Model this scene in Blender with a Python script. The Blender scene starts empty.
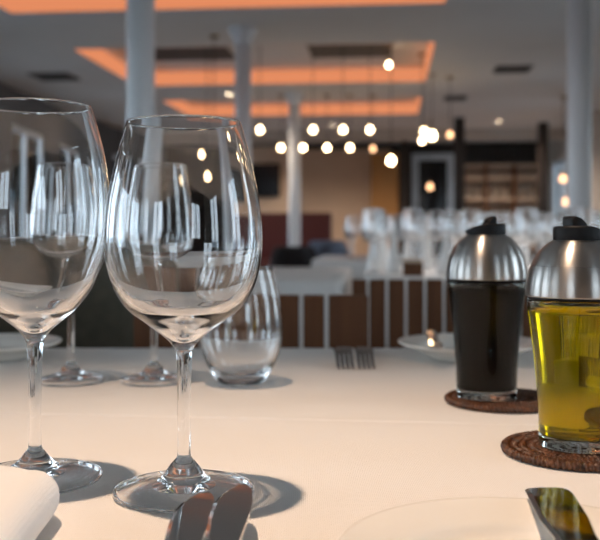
import bpy, bmesh, math, random
from mathutils import Vector, Matrix, noise
random.seed(7)
PI = math.pi
SC = bpy.context.scene
COL = SC.collection
A = math.radians(5.5)            # the room is turned a little to the right of the view
TZ = 0.75                        # top of the tablecloths
CAMZ = TZ + 0.1651
HY = 232.0                       # image row of the horizon
H = 2.835                        # ceiling height
F = 920.0

def W(x, d, z=0.0):              # room axes -> world
    return Vector((x*math.cos(A) + d*math.sin(A), -x*math.sin(A) + d*math.cos(A), z))

def on_table(px, D):             # lateral position of a view column at a distance
    return (px-300.0)/F*D

# ------------------------------------------------------------------ materials
def mat(name):
    m = bpy.data.materials.new(name); m.use_nodes = True
    nt = m.node_tree
    return m, nt, nt.nodes['Principled BSDF']

def plain(name, col, rough=0.5, metal=0.0, var=0.0, scale=8.0, bump=0.0, bscale=60.0, spec=0.5):
    m, nt, p = mat(name)
    p.inputs['Base Color'].default_value = (*col, 1)
    p.inputs['Roughness'].default_value = rough
    p.inputs['Metallic'].default_value = metal
    p.inputs['Specular IOR Level'].default_value = spec
    tc = nt.nodes.new('ShaderNodeTexCoord')
    if var:
        n = nt.nodes.new('ShaderNodeTexNoise'); n.inputs['Scale'].default_value = scale
        n.inputs['Detail'].default_value = 5
        r = nt.nodes.new('ShaderNodeValToRGB')
        r.color_ramp.elements[0].position = 0.3; r.color_ramp.elements[1].position = 0.7
        r.color_ramp.elements[0].color = (*[c*(1-var) for c in col], 1)
        r.color_ramp.elements[1].color = (*[min(1, c*(1+var)) for c in col], 1)
        nt.links.new(tc.outputs['Object'], n.inputs['Vector'])
        nt.links.new(n.outputs['Fac'], r.inputs['Fac'])
        nt.links.new(r.outputs['Color'], p.inputs['Base Color'])
    if bump:
        n2 = nt.nodes.new('ShaderNodeTexNoise'); n2.inputs['Scale'].default_value = bscale
        b = nt.nodes.new('ShaderNodeBump'); b.inputs['Strength'].default_value = bump
        b.inputs['Distance'].default_value = 0.002
        nt.links.new(tc.outputs['Object'], n2.inputs['Vector'])
        nt.links.new(n2.outputs['Fac'], b.inputs['Height'])
        nt.links.new(b.outputs['Normal'], p.inputs['Normal'])
    return m

def wood(name, c1, c2, rough=0.45, sc=(40, 40, 3)):
    m, nt, p = mat(name)
    tc = nt.nodes.new('ShaderNodeTexCoord'); mp = nt.nodes.new('ShaderNodeMapping')
    mp.inputs['Scale'].default_value = sc
    n = nt.nodes.new('ShaderNodeTexNoise'); n.inputs['Scale'].default_value = 1.0
    n.inputs['Detail'].default_value = 6
    r = nt.nodes.new('ShaderNodeValToRGB')
    r.color_ramp.elements[0].position = 0.3; r.color_ramp.elements[0].color = (*c1, 1)
    r.color_ramp.elements[1].position = 0.7; r.color_ramp.elements[1].color = (*c2, 1)
    nt.links.new(tc.outputs['Object'], mp.inputs['Vector']); nt.links.new(mp.outputs['Vector'], n.inputs['Vector'])
    nt.links.new(n.outputs['Fac'], r.inputs['Fac']); nt.links.new(r.outputs['Color'], p.inputs['Base Color'])
    p.inputs['Roughness'].default_value = rough
    p.inputs['Specular IOR Level'].default_value = 0.2
    return m

def glass(name, col=(1, 1, 1), ior=1.5):
    m = bpy.data.materials.new(name); m.use_nodes = True
    nt = m.node_tree; nt.nodes.clear()
    o = nt.nodes.new('ShaderNodeOutputMaterial'); g = nt.nodes.new('ShaderNodeBsdfGlass')
    g.inputs['Color'].default_value = (*col, 1); g.inputs['Roughness'].default_value = 0.0
    g.inputs['IOR'].default_value = ior
    nt.links.new(g.outputs[0], o.inputs['Surface'])
    return m

def pane_mat(name, tint=(0.93, 0.97, 1.0)):
    m = bpy.data.materials.new(name); m.use_nodes = True
    nt = m.node_tree; nt.nodes.clear()
    o = nt.nodes.new('ShaderNodeOutputMaterial'); mx = nt.nodes.new('ShaderNodeMixShader')
    t = nt.nodes.new('ShaderNodeBsdfTransparent'); t.inputs['Color'].default_value = (*tint, 1)
    g = nt.nodes.new('ShaderNodeBsdfGlossy'); g.inputs['Roughness'].default_value = 0.02
    f = nt.nodes.new('ShaderNodeFresnel'); f.inputs['IOR'].default_value = 1.45
    nt.links.new(f.outputs[0], mx.inputs['Fac']); nt.links.new(t.outputs[0], mx.inputs[1])
    nt.links.new(g.outputs[0], mx.inputs[2]); nt.links.new(mx.outputs[0], o.inputs['Surface'])
    return m

def plate_glass(name):
    # thin parallel glass plate: straight transmission with the Fresnel reflection of each face
    m = bpy.data.materials.new(name); m.use_nodes = True
    nt = m.node_tree; nt.nodes.clear()
    o = nt.nodes.new('ShaderNodeOutputMaterial'); mx = nt.nodes.new('ShaderNodeMixShader')
    t = nt.nodes.new('ShaderNodeBsdfTransparent'); g = nt.nodes.new('ShaderNodeBsdfGlossy'); g.inputs['Roughness'].default_value = 0.0
    g.inputs['Color'].default_value = (1, 1, 1, 1)
    geo = nt.nodes.new('ShaderNodeNewGeometry')
    mr = nt.nodes.new('ShaderNodeMapRange'); mr.inputs['To Min'].default_value = 1.5; mr.inputs['To Max'].default_value = 1/1.5
    f = nt.nodes.new('ShaderNodeFresnel')
    nt.links.new(geo.outputs['Backfacing'], mr.inputs['Value']); nt.links.new(mr.outputs[0], f.inputs['IOR'])
    nt.links.new(f.outputs[0], mx.inputs['Fac']); nt.links.new(t.outputs[0], mx.inputs[1]); nt.links.new(g.outputs[0], mx.inputs[2])
    nt.links.new(mx.outputs[0], o.inputs['Surface'])
    return m

def emit(name, col, s):
    m = bpy.data.materials.new(name); m.use_nodes = True
    nt = m.node_tree; nt.nodes.clear()
    o = nt.nodes.new('ShaderNodeOutputMaterial'); e = nt.nodes.new('ShaderNodeEmission')
    e.inputs['Color'].default_value = (*col, 1); e.inputs['Strength'].default_value = s
    nt.links.new(e.outputs[0], o.inputs['Surface'])
    return m

def linen(name, col):
    m, nt, p = mat(name)
    p.inputs['Roughness'].default_value = 0.85
    p.inputs['Specular IOR Level'].default_value = 0.2
    tc = nt.nodes.new('ShaderNodeTexCoord')
    hs = []
    for ax in ('X', 'Y'):
        w = nt.nodes.new('ShaderNodeTexWave'); w.bands_direction = ax
        w.inputs['Scale'].default_value = 260; w.inputs['Distortion'].default_value = 3.0
        w.inputs['Detail'].default_value = 2; w.inputs['Detail Scale'].default_value = 0.6
        nt.links.new(tc.outputs['Object'], w.inputs['Vector']); hs.append(w)
    a = nt.nodes.new('ShaderNodeMath'); a.operation = 'ADD'
    nt.links.new(hs[0].outputs['Fac'], a.inputs[0]); nt.links.new(hs[1].outputs['Fac'], a.inputs[1])
    n = nt.nodes.new('ShaderNodeTexNoise'); n.inputs['Scale'].default_value = 14; n.inputs['Detail'].default_value = 4
    nt.links.new(tc.outputs['Object'], n.inputs['Vector'])
    a2 = nt.nodes.new('ShaderNodeMath'); a2.operation = 'MULTIPLY_ADD'; a2.inputs[1].default_value = 2.0
    nt.links.new(n.outputs['Fac'], a2.inputs[0]); nt.links.new(a.outputs[0], a2.inputs[2])
    b = nt.nodes.new('ShaderNodeBump'); b.inputs['Strength'].default_value = 0.35; b.inputs['Distance'].default_value = 0.0006
    nt.links.new(a2.outputs[0], b.inputs['Height']); nt.links.new(b.outputs['Normal'], p.inputs['Normal'])
    r = nt.nodes.new('ShaderNodeValToRGB')
    r.color_ramp.elements[0].color = (*[c*0.95 for c in col], 1); r.color_ramp.elements[1].color = (*col, 1)
    nt.links.new(n.outputs['Fac'], r.inputs['Fac']); nt.links.new(r.outputs['Color'], p.inputs['Base Color'])
    return m

def brushed(name):
    m, nt, p = mat(name)
    p.inputs['Base Color'].default_value = (0.43, 0.405, 0.38, 1)
    p.inputs['Metallic'].default_value = 1.0
    p.inputs['Roughness'].default_value = 0.30
    p.inputs['Anisotropic'].default_value = 0.85
    p.inputs['Anisotropic Rotation'].default_value = 0.25
    t = nt.nodes.new('ShaderNodeTangent'); t.direction_type = 'RADIAL'; t.axis = 'Z'
    nt.links.new(t.outputs[0], p.inputs['Tangent'])
    tc = nt.nodes.new('ShaderNodeTexCoord'); mp = nt.nodes.new('ShaderNodeMapping'); mp.inputs['Scale'].default_value = (3, 3, 900)
    n = nt.nodes.new('ShaderNodeTexNoise'); n.inputs['Scale'].default_value = 1.0
    mr = nt.nodes.new('ShaderNodeMapRange'); mr.inputs['To Min'].default_value = 0.22; mr.inputs['To Max'].default_value = 0.38
    nt.links.new(tc.outputs['Object'], mp.inputs['Vector']); nt.links.new(mp.outputs[0], n.inputs['Vector'])
    nt.links.new(n.outputs['Fac'], mr.inputs['Value']); nt.links.new(mr.outputs[0], p.inputs['Roughness'])
    return m

M = dict(
    glass=glass('clear_glass', (1, 1, 1), 1.5),
    plate=plate_glass('flat_foot_glass'),
    cruetglass=glass('cruet_glass', (0.97, 0.985, 0.97), 1.33),
    oil=glass('olive_oil', (0.76, 0.61, 0.008), 1.47),
    vinegar=plain('dark_vinegar', (0.004, 0.0025, 0.002), 0.3, spec=0.0),
    cloth=linen('white_linen', (0.84, 0.80, 0.76)),
    napkin=linen('napkin_cotton', (0.88, 0.85, 0.82)),
    china=plain('white_china', (0.82, 0.77, 0.70), 0.18),
    steel=plain('polished_steel', (0.60, 0.57, 0.54), 0.07, 1.0),
    dull=plain('dull_steel', (0.30, 0.28, 0.27), 0.22, 1.0),
    brushed=brushed('brushed_steel'),
    black=plain('black_plastic', (0.005, 0.005, 0.006), 0.5, spec=0.2),
    rattan=plain('woven_rattan', (0.090, 0.032, 0.011), 0.36, var=0.85, scale=190, bump=0.6, bscale=500),
    brown=wood('dark_slat_wood', (0.100, 0.040, 0.018), (0.160, 0.064, 0.028), 0.6),
    olive=plain('olive_upholstery', (0.085, 0.070, 0.046), 0.8, var=0.2, scale=30),
    blackfab=plain('black_upholstery', (0.012, 0.012, 0.014), 0.7),
    bluegrey=plain('blue_grey_upholstery', (0.16, 0.20, 0.27), 0.8),
    red=plain('dark_red_leather', (0.075, 0.010, 0.009), 0.5),
    ceiling=plain('ceiling_paint', (0.80, 0.77, 0.74), 0.75, var=0.03, scale=1.5),
    wall=plain('wall_paint', (0.60, 0.53, 0.46), 0.8, var=0.04, scale=2),
    slate=plain('slate_grey_paint', (0.13, 0.13, 0.135), 0.7, var=0.05, scale=2),
    dark=plain('dark_cladding', (0.030, 0.022, 0.018), 0.5),
    tan=plain('tan_panel', (0.62, 0.46, 0.33), 0.7, var=0.05, scale=2),
    ochre=plain('ochre_panel', (0.42, 0.20, 0.06), 0.7),
    white=plain('white_paint', (0.86, 0.88, 0.90), 0.5),
    floor=wood('floor_boards', (0.09, 0.055, 0.035), (0.15, 0.095, 0.06), 0.35, (3, 20, 3)),
    screen=plain('dark_screen', (0.008, 0.008, 0.009), 0.15),
    vent=plain('dark_vent', (0.13, 0.12, 0.115), 0.6),
    brass=plain('aged_brass', (0.30, 0.20, 0.10), 0.35, 1.0),
    pane=pane_mat('window_glass'),
    bulb=emit('warm_bulb', (1.0, 0.72, 0.42), 22.0),
    dimbulb=emit('dim_bulb', (1.0, 0.55, 0.28), 4.0),
    led=emit('orange_led', (1.0, 0.34, 0.155), 0.78),
    lens=emit('downlight_lens', (1.0, 0.75, 0.5), 25.0),
)

# ------------------------------------------------------------------ mesh helpers
def obj(name, bm, m, parent=None, smooth=True, loc=None, rotz=0.0):
    me = bpy.data.meshes.new(name)
    bm.normal_update(); bm.to_mesh(me); bm.free()
    if smooth:
        for p in me.polygons: p.use_smooth = True
    me.materials.append(m)
    o = bpy.data.objects.new(name, me); COL.objects.link(o)
    if parent: o.parent = parent
    if loc is not None: o.location = loc
    o.rotation_euler[2] = rotz
    return o

def tag(o, label, cat, group=None):
    o['label'] = label; o['category'] = cat
    if group: o['group'] = group
    return o

def thing(name, label, cat, loc=(0, 0, 0), rotz=0.0, group=None):
    o = bpy.data.objects.new(name, None); COL.objects.link(o)
    o.empty_display_size = 0.05
    o.location = loc; o.rotation_euler[2] = rotz
    return tag(o, label, cat, group)

def struct(o): o['kind'] = 'structure'; return o

def dup(root, loc, rotz=0.0, label=None, group=None):
    def cp(o, par):
        c = o.copy(); COL.objects.link(c); c.parent = par
        for ch in [x for x in o.children]:
            cp(ch, c)
        return c
    r = cp(root, None); r.location = loc; r.rotation_euler[2] = rotz
    if label: r['label'] = label
    if group: r['group'] = group
    elif 'group' in r: del r['group']
    return r

def lathe(bm, prof, seg=96, closed=False):
    rings = []
    for r, z in prof:
        if r < 1e-6:
            rings.append([bm.verts.new((0, 0, z))])
        else:
            rings.append([bm.verts.new((r*math.cos(2*PI*k/seg), r*math.sin(2*PI*k/seg), z)) for k in range(seg)])
    n = len(rings)
    for i in range(n if closed else n-1):
        a, b = rings[i], rings[(i+1) % n]
        for k in range(seg):
            k2 = (k+1) % seg
            if len(a) == 1 and len(b) == 1: continue
            if len(a) == 1: bm.faces.new((a[0], b[k2], b[k]))
            elif len(b) == 1: bm.faces.new((a[k], a[k2], b[0]))
            else: bm.faces.new((a[k], a[k2], b[k2], b[k]))
    return bm

def lathed(prof, seg=96): return lathe(bmesh.new(), prof, seg)

def box(bm, c, s, rot=None):
    mtx = Matrix.Translation(Vector(c))
    if rot is not None: mtx = mtx @ rot
    mtx = mtx @ Matrix.Diagonal((s[0], s[1], s[2], 1))
    bmesh.ops.create_cube(bm, size=1.0, matrix=mtx)
    return bm

def bevelled(bm, w, seg=2):
    bmesh.ops.bevel(bm, geom=list(bm.edges), offset=w, segments=seg, affect='EDGES', profile=0.7)
    return bm

def tube(bm, pts, rad, seg=12):
    rings = []
    n = len(pts)
    for i, p in enumerate(pts):
        p = Vector(p)
        t = (Vector(pts[min(i+1, n-1)]) - Vector(pts[max(i-1, 0)])).normalized()
        u = t.orthogonal().normalized() if i == 0 else (u - t*u.dot(t)).normalized()
        v = t.cross(u)
        r = rad[i] if isinstance(rad, (list, tuple)) else rad
        rings.append([bm.verts.new(p + (u*math.cos(2*PI*k/seg) + v*math.sin(2*PI*k/seg))*r) for k in range(seg)])
    for i in range(n-1):
        for k in range(seg):
            bm.faces.new((rings[i][k], rings[i][(k+1) % seg], rings[i+1][(k+1) % seg], rings[i+1][k]))
    bm.faces.new(list(reversed(rings[0]))); bm.faces.new(rings[-1])
    return bm

def spline(pts, n):               # Catmull-Rom through (r, z) points, even in chord length
    P = [Vector((p[0], p[1], 0)) for p in pts]
    P = [P[0]*2-P[1]] + P + [P[-1]*2-P[-2]]
    L = [0]
    for i in range(1, len(P)-2): L.append(L[-1] + (P[i+1]-P[i]).length)
    out = []
    for j in range(n+1):
        s = L[-1]*j/n
        i = max(k for k in range(len(L)) if L[k] <= s + 1e-12)
        i = min(i, len(L)-2)
        t = (s-L[i])/(L[i+1]-L[i])
        p0, p1, p2, p3 = P[i], P[i+1], P[i+2], P[i+3]
        q = 0.5*((2*p1) + (p2-p0)*t + (2*p0-5*p1+4*p2-p3)*t*t + (3*p1-p0-3*p2+p3)*t**3)
        out.append((max(q.x, 0.0), q.y))
    return out

# ------------------------------------------------------------------ stemware
def wine_glass_meshes(bowl_pts, stem_pts, foot_r, t_rim=0.00125, t_bot=0.0062, seg=128, n=56):
    """bowl_pts: outer wall from the stem joint up to the rim."""
    rs, zs = stem_pts[-1]
    foot_pts = [(foot_r*0.998, 0.0022), (foot_r*0.990, 0.0036), (foot_r*0.94, 0.0044), (foot_r*0.70, 0.0063), (0.0200, 0.0082), (0.0140, 0.0106), (0.0100, zs-0.0072), (rs*1.32, zs-0.0022)]
    full = spline(foot_pts + list(reversed(stem_pts)) + list(bowl_pts[1:]), 90 + 2*n)
    kf = min(range(len(full)), key=lambda q: abs(full[q][1]-zs))
    kb = min(range(len(full)), key=lambda q: abs(full[q][1]-bowl_pts[0][1]))
    outer = full[kb:]; n = len(outer)-1
    zt = outer[-1][1]; zb = outer[0][1]
    inner = []
    L = [0.0]
    for i in range(n): L.append(L[-1] + math.hypot(outer[i+1][0]-outer[i][0], outer[i+1][1]-outer[i][1]))
    for i, (r, z) in enumerate(outer):
        a = outer[max(i-1, 0)]; b = outer[min(i+1, n)]
        tx, tz = b[0]-a[0], b[1]-a[1]; l = math.hypot(tx, tz) or 1
        nx, nz = -tz/l, tx/l                      # points inwards / up
        s = L[i]/L[-1]
        k = min(1.0, max(0.0, (0.50-s)/0.50))
        th = t_rim + (t_bot-t_rim)*(k**1.35)
        inner.append((r + nx*th, z + nz*th))
    # keep the part of the inner wall that is off the axis, close it with a rounded bottom
    inner = [(r, z) for r, z in inner if r > 0.006 and z > zb + 0.008]
    r0, z0 = inner[0]
    r1, z1 = inner[1]
    slope = max(0.15, (z1-z0)/max(1e-5, r1-r0))
    bottom = []
    for j in range(7):
        q = j/7.0
        bottom.append((r0*q, z0 - 0.5*slope*r0*(1-q*q)))
    rim = []
    ro, zo = outer[-1]; ri, zi = inner[-1]
    cr, cz, hw = (ro+ri)/2, (zo+zi)/2, abs(ro-ri)/2
    for j in range(1, 6):
        an = PI*j/6
        rim.append((cr + hw*math.cos(an), cz + hw*1.0*math.sin(an)))
    prof = outer + rim + list(reversed(inner)) + list(reversed(bottom))
    bowl = lathed(prof, seg)
    stem = lathed(full[kf:kb+1], seg)
    fo = full[:kf+1]
    fo = [(r, z+0.00022*math.sin((r-0.016)*1500)) if 0.017 < r < foot_r*0.90 else (r, z) for r, z in fo]
    under = [(0.0, 0.0064), (0.0060, 0.0063), (0.0120, 0.0060), (0.0200, 0.0050), (0.0300, 0.0037), (foot_r*0.86, 0.0026), (foot_r*0.94, 0.0020), (foot_r*0.958, 0.0008), (foot_r*0.965, 0.0002), (foot_r*0.985, 0.0009)]
    foot = lathed(under + fo, seg)
    return bowl, stem, foot

def wine_glass(label, loc, bowl_pts, stem_pts, foot_r, group=None, seg=128, n=56, **kw):
    t = thing('wine_glass', label, 'wine glass', loc, 0, group)
    b, s, f = wine_glass_meshes(bowl_pts, stem_pts, foot_r, seg=seg, n=n, **kw)
    for nm, bmm in (('bowl', b), ('stem', s), ('foot', f)):
        o = obj(nm, bmm, M['glass'], t)
        if nm == 'foot':
            o.data.materials.append(M['plate'])
            for p in o.data.polygons:
                if 0.0165 < math.hypot(p.center.x, p.center.y) < foot_r*0.93: p.material_index = 1
        elif seg > 60: o.cycles.is_caustics_caster = True
    return t

GZ = TZ + 0.0004
STEM_A = [(0.0052, 0.0890), (0.0046, 0.0800), (0.0043, 0.0600), (0.0041, 0.0420), (0.0042, 0.0300), (0.0044, 0.0235)]
BOWL_A = [(0.0052, 0.0890), (0.0068, 0.0925), (0.0125, 0.0987), (0.0250, 0.1083), (0.0338, 0.1148), (0.0398, 0.1220),
          (0.0452, 0.1325), (0.0485, 0.1460), (0.0496, 0.1610), (0.0477, 0.1840), (0.0428, 0.2080), (0.0380, 0.2265), (0.0358, 0.2340)]
D1 = 0.581
wine_glass('large empty wine glass with round bowl, in front beside the two knives', (on_table(184, D1), D1, GZ), BOWL_A, STEM_A, 0.0443)

STEM_B = [(0.0054, 0.0895), (0.0047, 0.0800), (0.0042, 0.0600), (0.0039, 0.0420), (0.0041, 0.0290), (0.0045, 0.0215)]
BOWL_B = [(0.0054, 0.0895), (0.0068, 0.0940), (0.0110, 0.0998), (0.0185, 0.1062), (0.0270, 0.1135), (0.0370, 0.1262), (0.0425, 0.1385),
          (0.0468, 0.1525), (0.0488, 0.1680), (0.0492, 0.1820), (0.0481, 0.2000), (0.0452, 0.2180), (0.0409, 0.2345), (0.0368, 0.2485)]
D2 = 0.612
wine_glass('tall large empty wine glass cut by the left picture edge, behind the folded napkin', (on_table(35, D2), D2, GZ), BOWL_B, STEM_B, 0.0443)

STEM_C = [(0.0050, 0.1090), (0.0043, 0.1000), (0.0039, 0.0700), (0.0038, 0.0420), (0.0040, 0.0290), (0.0045, 0.0215)]
BOWL_C = [(r_, z_*1.03) for r_, z_ in [(0.0050, 0.1090), (0.0085, 0.1115), (0.0210, 0.1150), (0.0340, 0.1230), (0.0415, 0.1370), (0.0443, 0.1540),
          (0.0438, 0.1730), (0.0415, 0.1960), (0.0378, 0.2180), (0.0355, 0.2315)]]
STEM_C = [(r_, z_*1.03) for r_, z_ in STEM_C]
DR = 1.012
g3 = wine_glass('smaller wine glass at the far table edge, seen through the tall glass at the left', (on_table(71, DR), DR, GZ), BOWL_C, STEM_C, 0.0365, seg=96, n=44, t_bot=0.0035)
dup(g3, (on_table(154, DR), DR, GZ), 0.4, 'smaller wine glass on the far side, seen through the large front glass bowl')

# stemless glass
tp = spline([(0.0, 0.0005), (0.0180, 0.0005), (0.0250, 0.0025), (0.0320, 0.0120), (0.0415, 0.0310), (0.0455, 0.0520),
             (0.0445, 0.0750), (0.0400, 0.0990), (0.0342, 0.1210)], 44)
ti = spline([(0.0331, 0.1210), (0.0388, 0.0990), (0.0432, 0.0750), (0.0441, 0.0525), (0.0398, 0.0330), (0.0300, 0.0165), (0.0180, 0.0095), (0.0, 0.0075)], 40)
tb = obj('stemless_glass', lathed([(r_, z_*1.045) for r_, z_ in tp + [(0.03395, 0.1216), (0.0335, 0.12165)] + ti]), M['glass'], loc=(on_table(241, 1.0), 1.0, GZ))
tb.cycles.is_caustics_caster = True
tag(tb, 'empty stemless tumbler glass without a foot, right of the far wine glasses', 'glass')

# ------------------------------------------------------------------ oil and vinegar cruets
def cruet(label, loc, rotz, liquid_mat, liquid_name, level, zs):
    t = thing('cruet', label, 'cruet', loc, rotz); t.scale = (1, 1, zs)
    go = spline([(0.0, 0.0006), (0.0250, 0.0006), (0.0282, 0.0018), (0.0287, 0.0050), (0.0290, 0.0200), (0.0302, 0.0420),
                 (0.0322, 0.0650), (0.0348, 0.0850), (0.0372, 0.1020), (0.0377, 0.1078)], 60)
    gi = spline([(0.0357, 0.1078), (0.0350, 0.1010), (0.0326, 0.0850), (0.0300, 0.0650), (0.0280, 0.0420), (0.0268, 0.0220),
                 (0.0262, 0.0125), (0.0235, 0.0095), (0.0, 0.0088)], 50)
    g = obj('glass_body', lathed(go + [(0.0372, 0.1084), (0.0362, 0.1084)] + gi), M['cruetglass'], t)
    def rad(z):
        pts = [(0.0275, 0.0125), (0.0280, 0.0220), (0.0291, 0.0420), (0.0311, 0.0650), (0.0337, 0.0850), (0.0361, 0.1010), (0.0366, 0.1080)]
        for (ra, za), (rb, zb) in zip(pts, pts[1:]):
            if za <= z <= zb: return ra + (rb-ra)*(z-za)/(zb-za)
        return pts[-1][0]
    lp = [(0.0, 0.0082), (0.0235, 0.0085), (0.0268, 0.0105)] + [(rad(z), z) for z in [0.0125+(level-0.0125)*k/24 for k in range(25)]] + [(0.0, level)]
    obj(liquid_name, lathed(lp), liquid_mat, t)
    # pouring tube inside, collar, domed cap, lid with thumb lever
    obj('collar', lathed([(0.030, 0.1050), (0.0350, 0.1086), (0.0368, 0.1086), (0.0371, 0.1092), (0.0370, 0.1102), (0.0366, 0.1106), (0.030, 0.1106)]), M['black'], t)
    z0 = 0.1104
    dome = [(0.0340, z0+0.0004), (0.0381, z0), (0.0385, z0+0.0006)] + spline(
        [(0.0385, z0+0.0012), (0.0382, z0+0.0070), (0.0372, z0+0.0136), (0.0346, z0+0.0226), (0.0295, z0+0.0318), (0.0230, z0+0.0382), (0.0180, z0+0.0411), (0.0120, z0+0.0425)], 36) + [(0.0, z0+0.0430)]
    obj('domed_cap', lathed(dome, 128), M['brushed'], t)
    # lid: short cylinder whose top falls away on one side towards the spout
    bm = bmesh.new(); seg = 64
    prof = [(0.0150, 0.1505), (0.0180, 0.1505), (0.0183, 0.1520), (0.0185, 0.1600), (0.0180, 0.1614), (0.0150, 0.1619), (0.0, 0.1619)]
    lathe(bm, prof, seg)
    for v in bm.verts:
        if v.co.z > 0.155:
            f = max(0.0, (v.co.x-0.001)/0.017)
            v.co.z -= 0.0058*min(1, f)**1.15
            if v.co.x > 0.0: v.co.x *= 1.10
    lid = obj('lid', bm, M['black'], t)
    # thumb lever: upright on one side, rounding down towards the spout
    bm = bmesh.new()
    pf = [(-0.0095, 0.1580), (-0.0098, 0.1660), (-0.0092, 0.1688), (-0.0055, 0.1692), (-0.0015, 0.1678), (0.0020, 0.1650), (0.0044, 0.1612), (0.0052, 0.1565)]
    L_ = []
    for ys, k in ((-0.0078, 0.55), (-0.0064, 0.85), (-0.0030, 1.0), (0.0030, 1.0), (0.0064, 0.85), (0.0078, 0.55)):
        L_.append([bm.verts.new((-0.003+(x+0.003)*(0.7+0.3*k), ys, 0.1590+(z-0.1590)*(0.8+0.2*k))) for x, z in pf])
    for a, b_ in zip(L_, L_[1:]):
        for q in range(len(pf)-1): bm.faces.new((a[q], a[q+1], b_[q+1], b_[q]))
    bm.faces.new(L_[0][::-1]); bm.faces.new(L_[-1])
    bmesh.ops.recalc_face_normals(bm, faces=bm.faces)
    obj('thumb_lever', bm, M['black'], lid)
    return t

CT = 0.0058                      # coaster thickness
DB1, DB2 = 0.684, 0.888
cruet('glass oil cruet of yellow olive oil with steel dome, at the right edge', (on_table(578.5, DB1), DB1, TZ+CT), 0.25, M['oil'], 'olive_oil', 0.1020, 1.012)
cruet('glass cruet of dark vinegar with steel dome and black lid, behind the oil', (on_table(486.5, DB2), DB2, TZ+CT), PI-0.2, M['vinegar'], 'vinegar', 0.1020, 1.035)

def coaster(label, loc, rotz):
    bm = bmesh.new()
    R = 0.0565; rows = 9; pitch = R/rows
    lathe(bm, [(0.0, 0.0008), (R*0.97, 0.0008), (R*0.97, 0.0035), (0.0, 0.0050)], 48)
    for j in range(rows):
        rc = pitch*(j+0.5); n = max(14, int(2*PI*rc/0.0036)); sub = 6; seg = n*sub; ts = 10
        last = j == rows-1
        rings = []
        for k in range(seg):
            th = 2*PI*k/seg
            ring = []
            for m in range(ts):
                ph = 2*PI*m/ts
                wv = 0.5+0.5*math.cos(2*PI*k/sub + (math.cos(ph))*2.2*(1 if j % 2 else -1))
                rr = (pitch*0.50 if not last else pitch*0.54)*(0.66+0.46*wv)
                hz = (0.0030 if not last else 0.0034)*(0.55+0.52*wv)
                x = rc + rr*math.cos(ph); z = 0.0034 + hz*math.sin(ph)
                ring.append(bm.verts.new((x*math.cos(th), x*math.sin(th), max(0.0002, z))))
            rings.append(ring)
        for k in range(seg):
            for m in range(ts):
                bm.faces.new((rings[k][m], rings[(k+1) % seg][m], rings[(k+1) % seg][(m+1) % ts], rings[k][(m+1) % ts]))
    bmesh.ops.recalc_face_normals(bm, faces=bm.faces)
    return tag(obj('woven_coaster', bm, M['rattan'], loc=loc, rotz=rotz), label, 'coaster')
coaster('round woven rattan coaster under the oil cruet', (on_table(579, DB1), DB1, TZ+0.0002), 0.3)
coaster('round woven rattan coaster under the dark vinegar cruet', (on_table(504, 0.888), 0.888, TZ+0.0002), 1.1)

# ------------------------------------------------------------------ plates and cutlery
def plate(label, loc, R=0.088, zs=1.0):
    top = spline([(0.0, 0.0045), (R*0.55, 0.0045), (R*0.66, 0.0062), (R*0.74, 0.0110), (R*0.97, 0.0165), (R*0.995, 0.0172)], 40)
    bot = spline([(R, 0.0163), (R*0.96, 0.0138), (R*0.74, 0.0080), (R*0.62, 0.0022), (R*0.56, 0.0004), (R*0.50, 0.0010), (0.0, 0.0016)], 36)
    prof = [(r_, z_*zs) for r_, z_ in list(reversed(bot)) + [(R*1.001, 0.0169)] + list(reversed(top))]
    return tag(obj('bread_plate', lathed(prof, 128), M['china'], loc=loc), label, 'plate')
PX, PD = on_table(527, 0.425), 0.425
plate('white bread plate in the near foreground holding a butter knife', (PX, PD, TZ+0.0003))
QX, QD = on_table(470, 1.203), 1.203
plate('white bread plate across the table, behind the dark vinegar cruet', (QX, QD, TZ+0.0003), 0.094, 1.3)
plate('white plate across the table at the far left, behind the tall wine glass', (on_table(-12, 1.203), 1.203, TZ+0.0003), 0.094, 1.3)

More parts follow.
